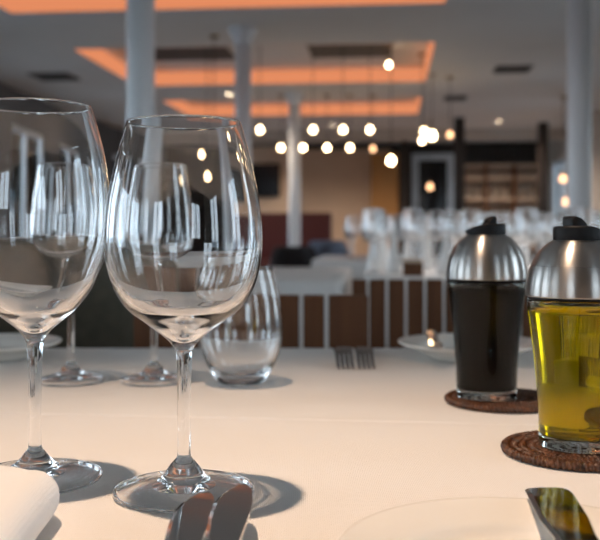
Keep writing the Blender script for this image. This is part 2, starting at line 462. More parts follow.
def blade_mesh(L, w, th, blunt=1.0):
    """blade along +Y, tip at y = L, spine on +X, belly on -X"""
    bm = bmesh.new()
    belly = [(0.0, 0.0), (0.005, 0.23), (0.013, 0.42), (0.023, 0.57), (0.036, 0.665), (0.055, 0.66), (0.085, 0.56), (0.2, 0.42)]
    spine = [(0.0, 0.0), (0.0015, 0.06), (0.004, 0.135), (0.010, 0.22), (0.017, 0.275), (0.028, 0.335), (0.040, 0.34), (0.085, 0.24), (0.2, 0.20)]
    if blunt > 1:
        belly = [(0.0, 0.20), (0.0015, 0.42), (0.004, 0.50), (0.05, 0.50), (0.075, 0.40), (0.2, 0.30)]
        spine = [(0.0, 0.20), (0.0015, 0.36), (0.005, 0.45), (0.012, 0.49), (0.05, 0.48), (0.075, 0.40), (0.2, 0.30)]
    def at(tab, v):
        for (a, fa), (b, fb) in zip(tab, tab[1:]):
            if v <= b: return fa + (fb-fa)*(v-a)/(b-a)
        return tab[-1][1]
    n = 44; up = []; dn = []
    for i in range(n+1):
        v = L*(1-i/n)**1.7
        k = 0.004 if i == n else 1.0
        xb, xs = -w*max(at(belly, v), 0.012), w*max(at(spine, v), 0.012)
        t = th*min(1.0, 0.45+v/0.03)
        y = L-v
        up.append([bm.verts.new((xb, y, 0.0002)), bm.verts.new((xb+(xs-xb)*0.10, y, t*0.8)), bm.verts.new((xs, y, t))])
        dn.append([bm.verts.new((xb, y, -0.0002)), bm.verts.new((xb+(xs-xb)*0.10, y, -t*0.8)), bm.verts.new((xs, y, -t))])
    for i in range(n):
        for k in range(2):
            bm.faces.new((up[i][k], up[i][k+1], up[i+1][k+1], up[i+1][k]))
            bm.faces.new((dn[i][k+1], dn[i][k], dn[i+1][k], dn[i+1][k+1]))
        bm.faces.new((up[i][2], dn[i][2], dn[i+1][2], up[i+1][2]))
        bm.faces.new((dn[i][0], up[i][0], up[i+1][0], dn[i+1][0]))
    bm.faces.new((up[0][0], dn[0][0], dn[0][1], dn[0][2], up[0][2], up[0][1]))
    bm.faces.new((up[n][0], up[n][1], up[n][2], dn[n][2], dn[n][1], dn[n][0]))
    return bm

def handle_mesh(L, w, th):
    """handle along -Y from the blade's heel"""
    bm = bmesh.new(); seg = 20; n = 26; rings = []
    for i in range(n+1):
        q = i/n; y = 0.006 - (L+0.006)*q
        hw = w*(0.36+0.14*min(1, abs(q-0.08)/0.1)) if q < 0.18 else w*(0.5+0.22*((q-0.18)/0.82))
        ht = th*(1.0+0.35*q)
        e = 1.0
        if q > 0.93: e = math.sqrt(max(0.0, 1-((q-0.93)/0.07)**2))*0.98+0.02
        rings.append([bm.verts.new((hw*e*math.cos(2*PI*k/seg), y, ht*e*math.sin(2*PI*k/seg))) for k in range(seg)])
    for i in range(n):
        for k in range(seg):
            bm.faces.new((rings[i][k], rings[i+1][k], rings[i+1][(k+1) % seg], rings[i][(k+1) % seg]))
    bm.faces.new(rings[0]); bm.faces.new(list(reversed(rings[-1])))
    bmesh.ops.recalc_face_normals(bm, faces=bm.faces)
    return bm

def knife(label, tip, heel, w, roll, Lh, blunt=1.0, group=None, th=0.0013):
    """tip and heel: world points of the blade axis"""
    tip, heel = Vector(tip), Vector(heel)
    y = (tip-heel); L = y.length; y.normalize()
    x = y.cross(Vector((0, 0, 1))).normalized(); z = x.cross(y)
    R3 = Matrix((x, y, z)).transposed() @ Matrix.Rotation(roll, 3, 'Y')
    t = thing('table_knife', label, 'knife', heel, 0, group)
    t.rotation_mode = 'XYZ'; t.rotation_euler = R3.to_euler()
    obj('blade', blade_mesh(L, w, th, blunt), M['steel'], t, smooth=False)
    obj('handle', handle_mesh(Lh, 0.0125, 0.0032), M['steel'], t)
    return t
# two dinner knives side by side, tips raised on a knife rest
kz = TZ
knife('left of the two shiny dinner knives in front of the large wine glass', (-0.0522, 0.521, kz+0.0178), (-0.0545, 0.405, kz+0.0125), 0.0205, 0.10, 0.10)
knife('right of the two shiny dinner knives in front of the large wine glass', (-0.0315, 0.523, kz+0.0215), (-0.0350, 0.409, kz+0.0150), 0.0205, 0.06, 0.10)
# knife rest just below the picture
bm = bmesh.new(); tube(bm, [(-0.04, 0, 0.0055), (0.04, 0, 0.0055)], 0.0055, 20)
for s in (-1, 1):
    bmesh.ops.create_uvsphere(bm, u_segments=20, v_segments=12, radius=0.0066, matrix=Matrix.Translation((0.040*s, 0, 0.0066)))
tag(obj('knife_rest', bm, M['steel'], loc=(-0.045, 0.425, TZ+0.0002)), 'small steel knife rest under the two dinner knives', 'knife rest')
knife('butter knife lying over the rim of the near bread plate', (0.1370, 0.512, TZ+0.0225), (0.1290, 0.420, TZ+0.0195), 0.0245, -0.02, 0.075, 2.0)
knife('butter knife lying over the rim of the bread plate across the table', (on_table(437, 1.10), 1.10, TZ+0.026), (on_table(434, 1.18), 1.18, TZ+0.0265), 0.017, 0.0, 0.085, 2.0)

def fork(label, loc, rotz):
    t = thing('table_fork', label, 'fork', loc, rotz)
    bm = bmesh.new()
    def zc(y): # profile: tines arch up then down to the tips; tips at -y
        q = y/0.165
        return 0.0008 + 0.0185*math.exp(-((y-0.056)/0.030)**2) + 0.003*min(1.0, max(0.0, (y-0.08)/0.03))
    hb = bmesh.new()
    def slab(b, ys, ws, xc=0.0, th=0.0018):
        rows = []
        for y, w in zip(ys, ws):
            z = zc(y)
            rows.append([b.verts.new((xc-w/2, y, z)), b.verts.new((xc+w/2, y, z)), b.verts.new((xc+w/2, y, z+th)), b.verts.new((xc-w/2, y, z+th))])
        for i in range(len(rows)-1):
            for k in range(4):
                b.faces.new((rows[i][k], rows[i][(k+1) % 4], rows[i+1][(k+1) % 4], rows[i+1][k]))
        b.faces.new(rows[0][::-1]); b.faces.new(rows[-1])
        bmesh.ops.recalc_face_normals(b, faces=b.faces)
    W_ = 0.0205
    for k in range(4):
        tb_ = bmesh.new()
        xc = (k-1.5)*W_/3.6
        slab(tb_, [0.042*i/10 for i in range(11)], [0.0030+0.0012*i/10 for i in range(11)], xc)
        obj('tine', tb_, M['dull'], t, smooth=False)
    ys = [0.040+0.024*i/10 for i in range(11)]
    slab(bm, ys, [W_*math.cos(min(1, (i/10))*PI/2*0.82)+0.002 for i in range(11)])
    obj('head', bm, M['dull'], t, smooth=False)
    ys = [0.062+0.098*i/16 for i in range(17)]
    slab(hb, ys, [0.0055+0.008*(i/16)**1.4 for i in range(17)], th=0.0026)
    obj('handle', hb, M['dull'], t, smooth=False)
    return t
fork('left of the two forks lying tines forward at the far table edge', (on_table(346, 1.10), 1.10, TZ), 0.02)
fork('right of the two forks lying tines forward at the far table edge', (on_table(367, 1.10), 1.10, TZ), 0.0)

# folded napkin
bm = bmesh.new()
nx, ny = 30, 40
NW, NL, NT = 0.150, 0.255, 0.0310
def nap(u, v, top):
    x = -NW*(1-u); y = -NL*(1-v)
    e = min(u, 1-u)*NW; g = min(v, 1-v)*NL
    r = 0.015
    fx = math.sqrt(max(0, 1-(1-min(1, e/r))**2)); fy = math.sqrt(max(0, 1-(1-min(1, g/(r*1.5)))**2))
    h = NT/2*min(fx, fy)
    # round the corner in plan
    wob = 0.0014*math.sin(v*9+u*2) + 0.0012*math.sin(u*11+1)
    if u > 0.5 and v > 0.5:
        cx, cy = 1-0.035/NW, 1-0.035/NL
        if u > cx and v > cy:
            du, dv = (u-cx)*NW, (v-cy)*NL
            m_ = max(du, dv); l_ = math.hypot(du, dv)
            if l_ > 1e-9:
                x = -NW*(1-cx) + du*m_/l_; y = -NL*(1-cy) + dv*m_/l_
    z = NT/2 + (h + wob*min(fx, fy) if top else -h)
    return (x, y, max(0.0002, z) if top else max(0.0001, z))
for top in (True, False):
    g_ = [[bm.verts.new(nap((math.sin((i/nx-0.5)*PI)+1)/2, (math.sin((j/ny-0.5)*PI)+1)/2, top)) for j in range(ny+1)] for i in range(nx+1)]
    for i in range(nx):
        for j in range(ny):
            f = (g_[i][j], g_[i+1][j], g_[i+1][j+1], g_[i][j+1])
            bm.faces.new(f if top else f[::-1])
bmesh.ops.remove_doubles(bm, verts=bm.verts, dist=0.00015)
tag(obj('folded_napkin', bm, M['napkin'], loc=(-0.1365, 0.549, TZ+0.0004), rotz=0.04), 'thick folded white cloth napkin in the lower left corner', 'napkin')

# ------------------------------------------------------------------ tables with cloths
def cloth_mesh(x0, x1, d0, d1, drop, crease=(), fine=False, turned=True):
    P = W if turned else (lambda x, d, z=0.0: Vector((x, d, z)))
    SH = 0.106 if crease else 0.0
    xs = [x0+(x1-x0)*i/(120 if fine else 24) for i in range((120 if fine else 24)+1)]
    ds = [d0+(d1-d0)*i/(60 if fine else 12) for i in range((60 if fine else 12)+1)]
    for c in crease:
        for e in (-0.012, -0.006, -0.003, -0.0015, 0, 0.0015, 0.003, 0.006, 0.012): ds.append(c+e)
    ds = sorted(ds)
    ov = [drop*i/8 for i in range(1, 9)]
    U = [(x0, -o) for o in reversed(ov)] + [(x, 0) for x in xs] + [(x1, o) for o in ov]
    V = [(d0, -o) for o in reversed(ov)] + [(d, 0) for d in ds] + [(d1, o) for o in ov]
    bm = bmesh.new(); g_ = []
    for x, ox in U:
        row = []
        for d, od in V:
            o = max(abs(ox), abs(od))
            z = TZ - o
            X, Dd = x, d
            if o > 0:
                fl = 0.004 + 0.012*min(1, o/drop)*(1+math.sin(9*(x if abs(od) >= abs(ox) else d)+1.3))
                r_ = min(1, o/0.01)
                if ox: X += math.copysign(fl*r_, ox)
                if od: Dd += math.copysign(fl*r_, od)
            else:
                g = max(0.0, 1-((d-crease[0])/0.42)**2) if crease else 0
                Dd = d - SH*X*g*0.999 if abs(X) < 0.9 else d - SH*math.copysign(0.9, X)*g
                for c in crease:
                    e = (d-c)
                    z += 0.0015*math.exp(-(e/0.0022)**2)*(0.55+0.45*noise.noise(Vector((x*9, c*5, 0)))) - 0.0005*math.exp(-((e+0.006)/0.004)**2)
            row.append(bm.verts.new(P(X, Dd, z)))
        g_.append(row)
    for i in range(len(U)-1):
        for j in range(len(V)-1):
            bm.faces.new((g_[i][j], g_[i+1][j], g_[i+1][j+1], g_[i][j+1]))
    return bm

def table(label, cloth_label, x0, x1, d0, d1, drop=0.28, crease=(), fine=False, turned=True):
    c = W((x0+x1)/2, (d0+d1)/2) if turned else Vector(((x0+x1)/2, (d0+d1)/2, 0))
    t = thing('dining_table', label, 'table', c, -A if turned else 0)
    w, l = x1-x0, d1-d0
    b = bmesh.new(); box(b, (0, 0, TZ-0.022), (w-0.02, l-0.02, 0.030)); obj('tabletop', b, M['brown'], t, smooth=False)
    for sx in (-1, 1):
        for sy in (-1, 1):
            b = bmesh.new(); box(b, (sx*(w/2-0.09), sy*(l/2-0.09), (TZ-0.037)/2), (0.06, 0.06, TZ-0.037))
            obj('leg', b, M['brown'], t, smooth=False)
    o = obj('tablecloth', cloth_mesh(x0, x1, d0, d1, drop, crease, fine, turned), M['cloth'])
    tag(o, cloth_label, 'tablecloth')
    return o
main_cloth = table('long near dining table under the white linen cloth', 'white linen tablecloth with a fold crease on the near table', -1.30, 1.30, 0.10, 1.308, 0.28, (0.8125,), True, False)
main_cloth.cycles.is_caustics_receiver = True
table('dining table under white cloth behind the slatted chair', 'white tablecloth with empty top, behind the nearer slatted chair', -1.45, -0.175, 3.02, 4.3, 0.34)
table('dining table under white cloth crowded with glasses', 'white tablecloth under the crowd of glasses', -0.085, 1.85, 3.40, 4.60, 0.34)
table('far dining table under white cloth beyond the crowded one', 'white tablecloth on the far table beyond the crowd of glasses', -0.45, 2.1, 5.4, 6.45, 0.32)
table('dining table under white cloth beside the windows at the left', 'white tablecloth on the table at the left, beyond the olive armchair', -3.1, -1.55, 4.1, 5.3, 0.32)

# ------------------------------------------------------------------ chairs
def slat_chair(label, loc, rotz, n=6, end=0.062, pitch=0.0396, sw=0.0328):
    """back at y = 0, seat towards -y"""
    t = thing('slatted_chair', label, 'chair', loc, rotz)
    inner = n*pitch + (pitch-sw)
    wtot = inner + 2*end
    top = 0.816
    for i in range(n):
        x = -inner/2 + (pitch-sw) + sw/2 + i*pitch
        b = bmesh.new(); box(b, (x, 0, (0.47+top)/2), (sw, 0.016, top-0.47)); bevelled(b, 0.002)
        obj('back_slat', b, M['brown'], t, smooth=False)
    for s in (-1, 1):
        b = bmesh.new(); box(b, (s*(inner/2+end/2), 0, top/2), (end, 0.026, top)); bevelled(b, 0.003)
        obj('back_post', b, M['brown'], t, smooth=False)
        b = bmesh.new(); box(b, (s*(wtot/2-0.025), -0.42, 0.22), (0.04, 0.04, 0.44)); bevelled(b, 0.003)
        obj('leg', b, M['brown'], t, smooth=False)
    b = bmesh.new(); box(b, (0, 0, 0.485), (inner, 0.022, 0.05)); bevelled(b, 0.003); obj('back_rail', b, M['brown'], t, smooth=False)
    b = bmesh.new(); box(b, (0, -0.23, 0.452), (wtot, 0.43, 0.024)); bevelled(b, 0.005); obj('seat', b, M['brown'], t, smooth=False)
    return t
slat_chair('dark brown slatted chair straight across the near table', (on_table(251, 1.45), 1.45, 0), -A*0.4, n=6)
slat_chair('dark brown slatted chair farther back, before the table crowded with glasses', (on_table(463, 1.92), 1.92, 0), PI-A*0.3, n=10, end=0.030)

def tub_chair(label, loc, rotz, m, top=0.81, w=0.30):
    t = thing('tub_armchair', label, 'armchair', loc, rotz)
    bm = bmesh.new(); n = 40; rows = []
    for i in range(n+1):
        q = i/n; an = math.radians(-28 + 236*q)
        e = math.sin(PI*q)
        tz = 0.60 + (top-0.60)*min(1, e*1.5)**0.8
        row = []
        for (rr, zz) in ((w-0.07, 0.40), (w-0.075, tz-0.03), (w-0.05, tz), (w-0.015, tz-0.005), (w, tz-0.04), (w-0.01, 0.22), (w-0.07, 0.22)):
            row.append(bm.verts.new((rr*math.cos(an), rr*math.sin(an), zz)))
        rows.append(row)
    for i in range(n):
        for k in range(7):
            bm.faces.new((rows[i][k], rows[i][(k+1) % 7], rows[i+1][(k+1) % 7], rows[i+1][k]))
    bm.faces.new(rows[0][::-1]); bm.faces.new(rows[-1])
    bmesh.ops.recalc_face_normals(bm, faces=bm.faces)
    obj('backrest', bm, m, t)
    b = lathed([(0, 0.24), (w-0.08, 0.24), (w-0.06, 0.27), (w-0.06, 0.42), (w-0.085, 0.455), (0, 0.465)], 48); obj('seat', b, m, t)
    for sx in (-1, 1):
        for sy in (-1, 1):
            b = bmesh.new(); tube(b, [(sx*w*0.62, sy*w*0.62, 0), (sx*w*0.55, sy*w*0.55, 0.26)], [0.012, 0.018]); obj('leg', b, M['brown'], t)
    return t
tub_chair('dark olive rounded armchair behind the table at the left', (on_table(20, 1.95), 1.98, 0), 0.1, M['olive'], 0.855, 0.33)
tub_chair('small black rounded armchair beyond the empty white table', (on_table(294, 7.4), 7.4, 0), 0.0, M['blackfab'], 0.80, 0.19)
tub_chair('blue grey rounded armchair right of the black one', (on_table(328, 8.3), 8.3, 0), 0.0, M['bluegrey'], 0.84, 0.19)

# red banquettes far back
def banquette(label, x, d, w):
    t = thing('banquette', label, 'sofa', W(x, d), -A)
    b = bmesh.new(); box(b, (0, 0.25, 0.84), (w, 0.18, 0.76)); bevelled(b, 0.04, 3); obj('backrest', b, M['red'], t)
    b = bmesh.new(); box(b, (0, -0.08, 0.40), (w, 0.60, 0.16)); bevelled(b, 0.04, 3); obj('seat', b, M['red'], t)
    b = bmesh.new(); box(b, (0, 0.0, 0.16), (w-0.1, 0.55, 0.32)); obj('base', b, M['dark'], t, smooth=False)
banquette('dark red banquette left of the far white column', -1.85, 14.2, 0.62)
banquette('dark red banquette right of the far white column', -1.20, 14.2, 0.62)

# ------------------------------------------------------------------ glasses, napkins on the other tables
def small_glass(loc, label, group):
    b = [(r*0.92, z*1.05) for r, z in BOWL_C]
    s = [(r, z*1.05) for r, z in STEM_C]
    return wine_glass(label, loc, b, s, 0.035, group, seg=32, n=20, t_rim=0.0013, t_bot=0.003)
first = None
NAPS = ((-0.055, 3.735), (0.085, 4.12), (0.31, 4.33), (0.02, 3.60), (0.22, 3.58), (0.16, 3.90), (0.45, 3.60), (0.40, 3.92), (0.62, 3.70), (-0.02, 4.0), (0.60, 4.2), (0.80, 3.6))
TAKEN = [W(x_, d_, GZ) for x_, d_ in NAPS]
def put_glass(x, d, label, group, s=1.0):
    global first
    p = W(x, d, GZ)
    if first is None:
        first = small_glass(p, label, group); return
    if any((p-q).length < 0.085 for q in TAKEN): return
    r = dup(first, p, random.random(), label, group); r.scale = (s, s, s*random.uniform(0.94, 1.06))
rows = [(3.50, 10), (3.65, 10), (3.82, 10), (4.02, 9), (4.22, 9), (4.44, 8)]
for d, n in rows:
    for i in range(n):
        x = -0.04 + 0.14*i + random.uniform(-0.03, 0.03) + (0.06 if n == 8 else 0)
        if d < 3.55 and 0.02 < x < 0.17: continue
        put_glass(x, d+random.uniform(-0.04, 0.04), 'one of the blurred wine glasses crowding the white table in the middle distance', 'wine glasses crowding the middle table')
for d, n in ((5.6, 8), (5.9, 9), (6.2, 8)):
    for i in range(n):
        put_glass(-0.25 + 0.24*i + random.uniform(-0.06, 0.06), d+random.uniform(-0.06, 0.06), 'one of the blurred wine glasses on the far table beyond the crowd', 'wine glasses on the far table', 1.0)
for i in range(6):
    put_glass(-2.95 + 0.24*i, 4.45+0.3*(i % 2), 'one of the blurred wine glasses on the table at the left', 'wine glasses on the left table')

def cone_napkin(x, d, label, group):
    bm = bmesh.new(); seg = 24; rings = []
    for j in range(9):
        q = j/8
        ring = []
        for k in range(seg):
            th = 2*PI*k/seg
            r = (0.036*(1-q)**0.9+0.002)*(1+0.16*math.cos(3*th)*(1-q))
            ring.append(bm.verts.new((r*math.cos(th), r*0.8*math.sin(th), 0.265*q)))
        rings.append(ring)
    for j in range(8):
        for k in range(seg):
            bm.faces.new((rings[j][k], rings[j][(k+1) % seg], rings[j+1][(k+1) % seg], rings[j+1][k]))
    bm.faces.new(rings[-1]); bm.faces.new(rings[0][::-1])
    return tag(obj('standing_napkin', bm, M['napkin'], loc=W(x, d, TZ+0.0005), rotz=random.random()*3), label, 'napkin', group)
cn = None
for x, d in NAPS:
    if cn is None: cn = cone_napkin(x, d, 'one of the blurred white folded napkins standing among the glasses', 'standing napkins among the glasses')
    else:
        c = cn.copy(); COL.objects.link(c); c.scale = (0.9, 0.9, random.uniform(0.62, 0.95)); c.location = W(x, d, TZ+0.0005); c.rotation_euler[2] = random.random()*3
# small wooden box on the crowded table
t = thing('wooden_box', 'small brown wooden box on the front edge of the crowded white table', 'box', W(0.09, 3.47, TZ+0.0006), -A)
b = bmesh.new(); box(b, (0, 0, 0.026), (0.075, 0.06, 0.050)); bevelled(b, 0.002); obj('body', b, M['brown'], t, smooth=False)
b = bmesh.new(); box(b, (0, 0, 0.056), (0.080, 0.064, 0.010)); bevelled(b, 0.002); obj('lid', b, M['tan'], t, smooth=False)

# ------------------------------------------------------------------ room shell
XL, XR, DF, DBK = -5.0, 3.3, -3.2, 20.0
def rbox(bm, x0, x1, d0, d1, z0, z1):
    vs = [bm.verts.new(W(x, d, z)) for z in (z0, z1) for x, d in ((x0, d0), (x1, d0), (x1, d1), (x0, d1))]
    for f in ((3, 2, 1, 0), (4, 5, 6, 7), (0, 1, 5, 4), (1, 2, 6, 5), (2, 3, 7, 6), (3, 0, 4, 7)):
        bm.faces.new([vs[k] for k in f])
    return bm
b = bmesh.new(); rbox(b, XL-0.3, XR+0.3, DF-0.3, DBK+0.3, -0.1, 0.0); struct(obj('floor', b, M['floor'], smooth=False))

# ceiling with three recessed trays
TR = [(-3.30, 0.47, 5.3, 7.80), (-3.30, 0.47, 9.4, 11.85), (-3.30, 0.47, 13.2, 15.1)]
b = bmesh.new()
xc = [XL-0.3, -3.30, 0.47, XR+0.3]
dc = [DF-0.3] + [v for t_ in TR for v in t_[2:]] + [DBK+0.3]
RH = 0.205
for i in range(3):
    for j in range(len(dc)-1):
        hole = i == 1 and j % 2 == 1
        rbox(b, xc[i], xc[i+1], dc[j], dc[j+1], H+RH if hole else H, H+RH+0.1)
struct(obj('ceiling', b, M['ceiling'], smooth=False))
names = ['orange glowing cove light in the nearest ceiling recess, at the picture top', 'orange glowing cove light in the middle ceiling recess', 'orange glowing cove light in the farthest ceiling recess']
for (x0, x1, d0, d1), lab in zip(TR, names):
    b = bmesh.new(); e = 0.03; z0, z1 = H+0.005, H+RH-0.03
    rbox(b, x0+0.002, x0+e, d0+0.002, d1-0.002, z0, z1); rbox(b, x1-e, x1-0.002, d0+0.002, d1-0.002, z0, z1)
    rbox(b, x0+e, x1-e, d1-e, d1-0.002, z0, z1); rbox(b, x0+e, x1-e, d0+0.002, d0+e, z0, z1)
    tag(obj('cove_light', b, M['led'], smooth=False), lab, 'cove light')

def wall(name, axis, pos, th, a0, a1, holes, m):
    """axis 'x': plane x = pos running along d; axis 'd': plane d = pos running along x"""
    b = bmesh.new()
    ac = sorted({a0, a1, *[h[0] for h in holes], *[h[1] for h in holes]})
    zc = sorted({0.0, H+0.1, *[h[2] for h in holes], *[h[3] for h in holes]})
    for i in range(len(ac)-1):
        for j in range(len(zc)-1):
            am, zm = (ac[i]+ac[i+1])/2, (zc[j]+zc[j+1])/2
            if any(h[0] < am < h[1] and h[2] < zm < h[3] for h in holes): continue
            p0, p1 = (pos, pos+th) if th > 0 else (pos+th, pos)
            if axis == 'x': rbox(b, p0, p1, ac[i], ac[i+1], zc[j], zc[j+1])
            else: rbox(b, ac[i], ac[i+1], p0, p1, zc[j], zc[j+1])
    return struct(obj(name, b, m, smooth=False))

wn = [0]
def window(axis, pos, a0, a1, z0, z1, nmul=1, m='white', bar=0.06):
    wn[0] += 1
    t = bpy.data.objects.new('window_%d' % wn[0], None); COL.objects.link(t); struct(t)
    t.location = W(pos, (a0+a1)/2, z0) if axis == 'x' else W((a0+a1)/2, pos, z0)
    inv = Matrix.Translation(-t.location)
    def rb(bm, u0, u1, q0, q1, zz0, zz1):
        if axis == 'x': rbox(bm, q0, q1, u0, u1, zz0, zz1)
        else: rbox(bm, u0, u1, q0, q1, zz0, zz1)
    fr = bmesh.new(); q0, q1 = pos-0.04, pos+0.04
    rb(fr, a0, a1, q0, q1, z0, z0+bar); rb(fr, a0, a1, q0, q1, z1-bar, z1)
    rb(fr, a0, a0+bar, q0, q1, z0+bar, z1-bar); rb(fr, a1-bar, a1, q0, q1, z0+bar, z1-bar)
    for k in range(1, nmul+1):
        c = a0+(a1-a0)*k/(nmul+1); rb(fr, c-bar/2, c+bar/2, q0, q1, z0+bar, z1-bar)
    fr.transform(inv); obj('frame', fr, M[m], t, smooth=False)
    pn = bmesh.new(); rb(pn, a0+bar*0.5, a1-bar*0.5, pos-0.004, pos+0.004, z0+bar*0.5, z1-bar*0.5)
    pn.transform(inv); obj('pane', pn, M['pane'], t, smooth=False)
    # daylight portal
    L = bpy.data.lights.new('daylight', 'AREA'); L.shape = 'RECTANGLE'; L.size = a1-a0; L.size_y = z1-z0
    L.cycles.is_portal = True
    lo = bpy.data.objects.new('daylight', L); COL.objects.link(lo)
    c = W(pos, (a0+a1)/2, (z0+z1)/2) if axis == 'x' else W((a0+a1)/2, pos, (z0+z1)/2)
    lo.location = c
    if axis == 'x':
        nrm = (W(1, 0) if pos < 0 else W(-1, 0))
    else:
        nrm = (W(0, 1) if pos < 5 else W(0, -1))
    lo.rotation_euler = nrm.to_track_quat('-Z', 'Z').to_euler()

left_w = [(-2.8, -1.2), (-0.4, 1.2), (2.0, 3.6), (4.4, 6.0), (6.8, 8.4), (9.2, 10.8), (11.6, 13.2), (14.0, 15.6), (16.4, 18.0)]
wall('wall_left', 'x', XL, -0.2, DF-0.2, DBK+0.2, [(a, b_, 0.55, 2.35) for a, b_ in left_w], M['slate'])
for a, b_ in left_w: window('x', XL-0.1, a, b_, 0.55, 2.35, 1)
right_w = [(-2.2, -1.2), (0.3, 1.3), (3.1, 4.1), (7.5, 8.9), (10.5, 11.9), (13.2, 14.6), (15.9, 17.3), (17.7, 19.3)]
wall('wall_right', 'x', XR, 0.2, DF-0.2, DBK+0.2, [(a, b_, 0.45, 2.35) for a, b_ in right_w], M['wall'])
for a, b_ in right_w: window('x', XR+0.1, a, b_, 0.45, 2.35, 1)
back_w = [(-4.6, -3.4), (-2.6, -1.4), (1.5, 2.7)]
wall('wall_front', 'd', DF, -0.2, XL, XR, [(a, b_, 1.0, 2.25) for a, b_ in back_w], M['dark'])
for a, b_ in back_w: window('d', DF-0.1, a, b_, 1.0, 2.25, 1)
wall('wall_back', 'd', DBK, 0.2, XL, XR, [(0.50, 1.40, 0.0, 2.60)], M['dark'])

# back wall furnishing (room axes)
def flat_panel(name, x0, x1, d0, d1, z0, z1, m, kind=True):
    b = bmesh.new(); rbox(b, x0, x1, d0, d1, z0, z1); o = obj(name, b, M[m], smooth=False)
    if kind: struct(o)
    return o
flat_panel('trim_1', -2.05, 0.06, 18.9, 19.05, 0, 2.62, 'tan')
flat_panel('trim_2', -0.36, 0.20, 18.6, 18.75, 0, 2.5, 'ochre')
flat_panel('trim_3', XL, XR, 17.2, 17.4, 2.62, H, 'wall')
flat_panel('trim_4', 0.24, 0.40, 18.55, 18.8, 0, H, 'dark')
flat_panel('trim_5', 1.10, 1.27, 15.6, 15.8, 0, H, 'dark')
flat_panel('trim_6', 2.62, 2.78, 16.4, 16.6, 0, H, 'dark')
# glazed door in the back wall
t = bpy.data.objects.new('door_1', None); COL.objects.link(t); struct(t); t.location = W(0.95, DBK, 0)
inv = Matrix.Translation(-t.location)
fr = bmesh.new()
rbox(fr, 0.50, 0.64, DBK-0.04, DBK+0.06, 0, 2.60); rbox(fr, 1.26, 1.40, DBK-0.04, DBK+0.06, 0, 2.60)
rbox(fr, 0.64, 1.26, DBK-0.04, DBK+0.06, 2.46, 2.60); rbox(fr, 0.64, 1.26, DBK-0.04, DBK+0.06, 0.0, 0.3)
fr.transform(inv); obj('frame', fr, M['white'], t, smooth=False)
pn = bmesh.new(); rbox(pn, 0.64, 1.26, DBK+0.005, DBK+0.015, 0.3, 2.46); pn.transform(inv); obj('pane', pn, M['screen'], t, smooth=False)
hd = bmesh.new(); rbox(hd, 0.67, 0.70, DBK-0.09, DBK-0.045, 0.9, 1.25); hd.transform(inv); obj('handle', hd, M['steel'], t, smooth=False)
# television
t = thing('television', 'black television screen hanging left of the far white column', 'television', W(-2.42, 18.0, 1.58), -A)
b = bmesh.new(); box(b, (0, 0, 0.35), (0.58, 0.05, 0.66)); bevelled(b, 0.01); obj('housing', b, M['black'], t, smooth=False)
b = bmesh.new(); box(b, (0, -0.028, 0.35), (0.53, 0.006, 0.64)); obj('screen', b, M['screen'], t, smooth=False)
flat_panel('trim_7', -2.95, -1.95, 18.05, 18.25, 0, 2.62, 'tan')
# shelf unit at the back right
t = thing('shelf_unit', 'tall dark shelf unit with boards in front of the back wall at the right', 'shelf', W(2.15, 18.2, 0), -A)
for x in (-0.8, -0.27, 0.27, 0.8):
    b = bmesh.new(); box(b, (x, 0, 1.1), (0.06, 0.35, 2.2)); obj('upright', b, M['brown'], t, smooth=False)
for z in (0.1, 0.62, 1.1, 1.55, 1.95, 2.2):
    b = bmesh.new(); box(b, (0, 0.0, z), (1.66, 0.34, 0.04)); obj('shelf_board', b, M['tan'], t, smooth=False)
b = bmesh.new(); box(b, (0, 0.19, 1.1), (1.66, 0.02, 2.2)); obj('back_panel', b, M['wall'], t, smooth=False)
# bottles on the shelf unit
bt = None
for z in (0.64, 1.12, 1.57):
    for i in range(9):
        x = -0.68+0.17*i
        if abs(abs(x)-0.27) < 0.06: x += 0.08
        p = W(2.15+x, 18.12, z+0.001)
        if bt is None:
            bt = obj('bottle', lathed([(0, 0), (0.036, 0), (0.037, 0.01), (0.037, 0.19), (0.030, 0.22), (0.014, 0.245), (0.013, 0.30), (0.015, 0.302), (0.015, 0.31), (0, 0.311)], 20), plain('bottle_glass', (0.20, 0.16, 0.12), 0.12), loc=p)
            tag(bt, 'one of the blurred bottles standing in the shelf unit at the back right', 'bottle', 'bottles in the shelf unit')
        else:
            c = bt.copy(); COL.objects.link(c); c.location = p

# columns
def column(label, x, d, r=0.078):
    t = thing('column', label, 'column', W(x, d, 0))
    obj('shaft', lathed([(0, 0.0), (r, 0.0), (r, H-0.16), (0, H-0.16)], 40), M['white'], t)
    obj('capital', lathed([(0, H-0.16), (r*1.02, H-0.16), (r*1.15, H-0.10), (r*1.55, H-0.045), (r*1.75, H-0.03), (r*1.75, H), (0, H)], 40), M['white'], t)
    obj('base', lathed([(0, 0), (r*1.35, 0), (r*1.35, 0.06), (r*1.1, 0.09), (0, 0.09)], 40), M['white'], t)
column('nearest white column, wide and rising behind the large front wine glass', -1.37, 5.0)
column('second white column, with flared top below the ceiling between the orange recesses', -1.37, 8.6)
column('far narrow white column right of the black television', -1.30, 12.7)
column('white column at the right, above the oil cruet', 1.37, 6.8, 0.085)

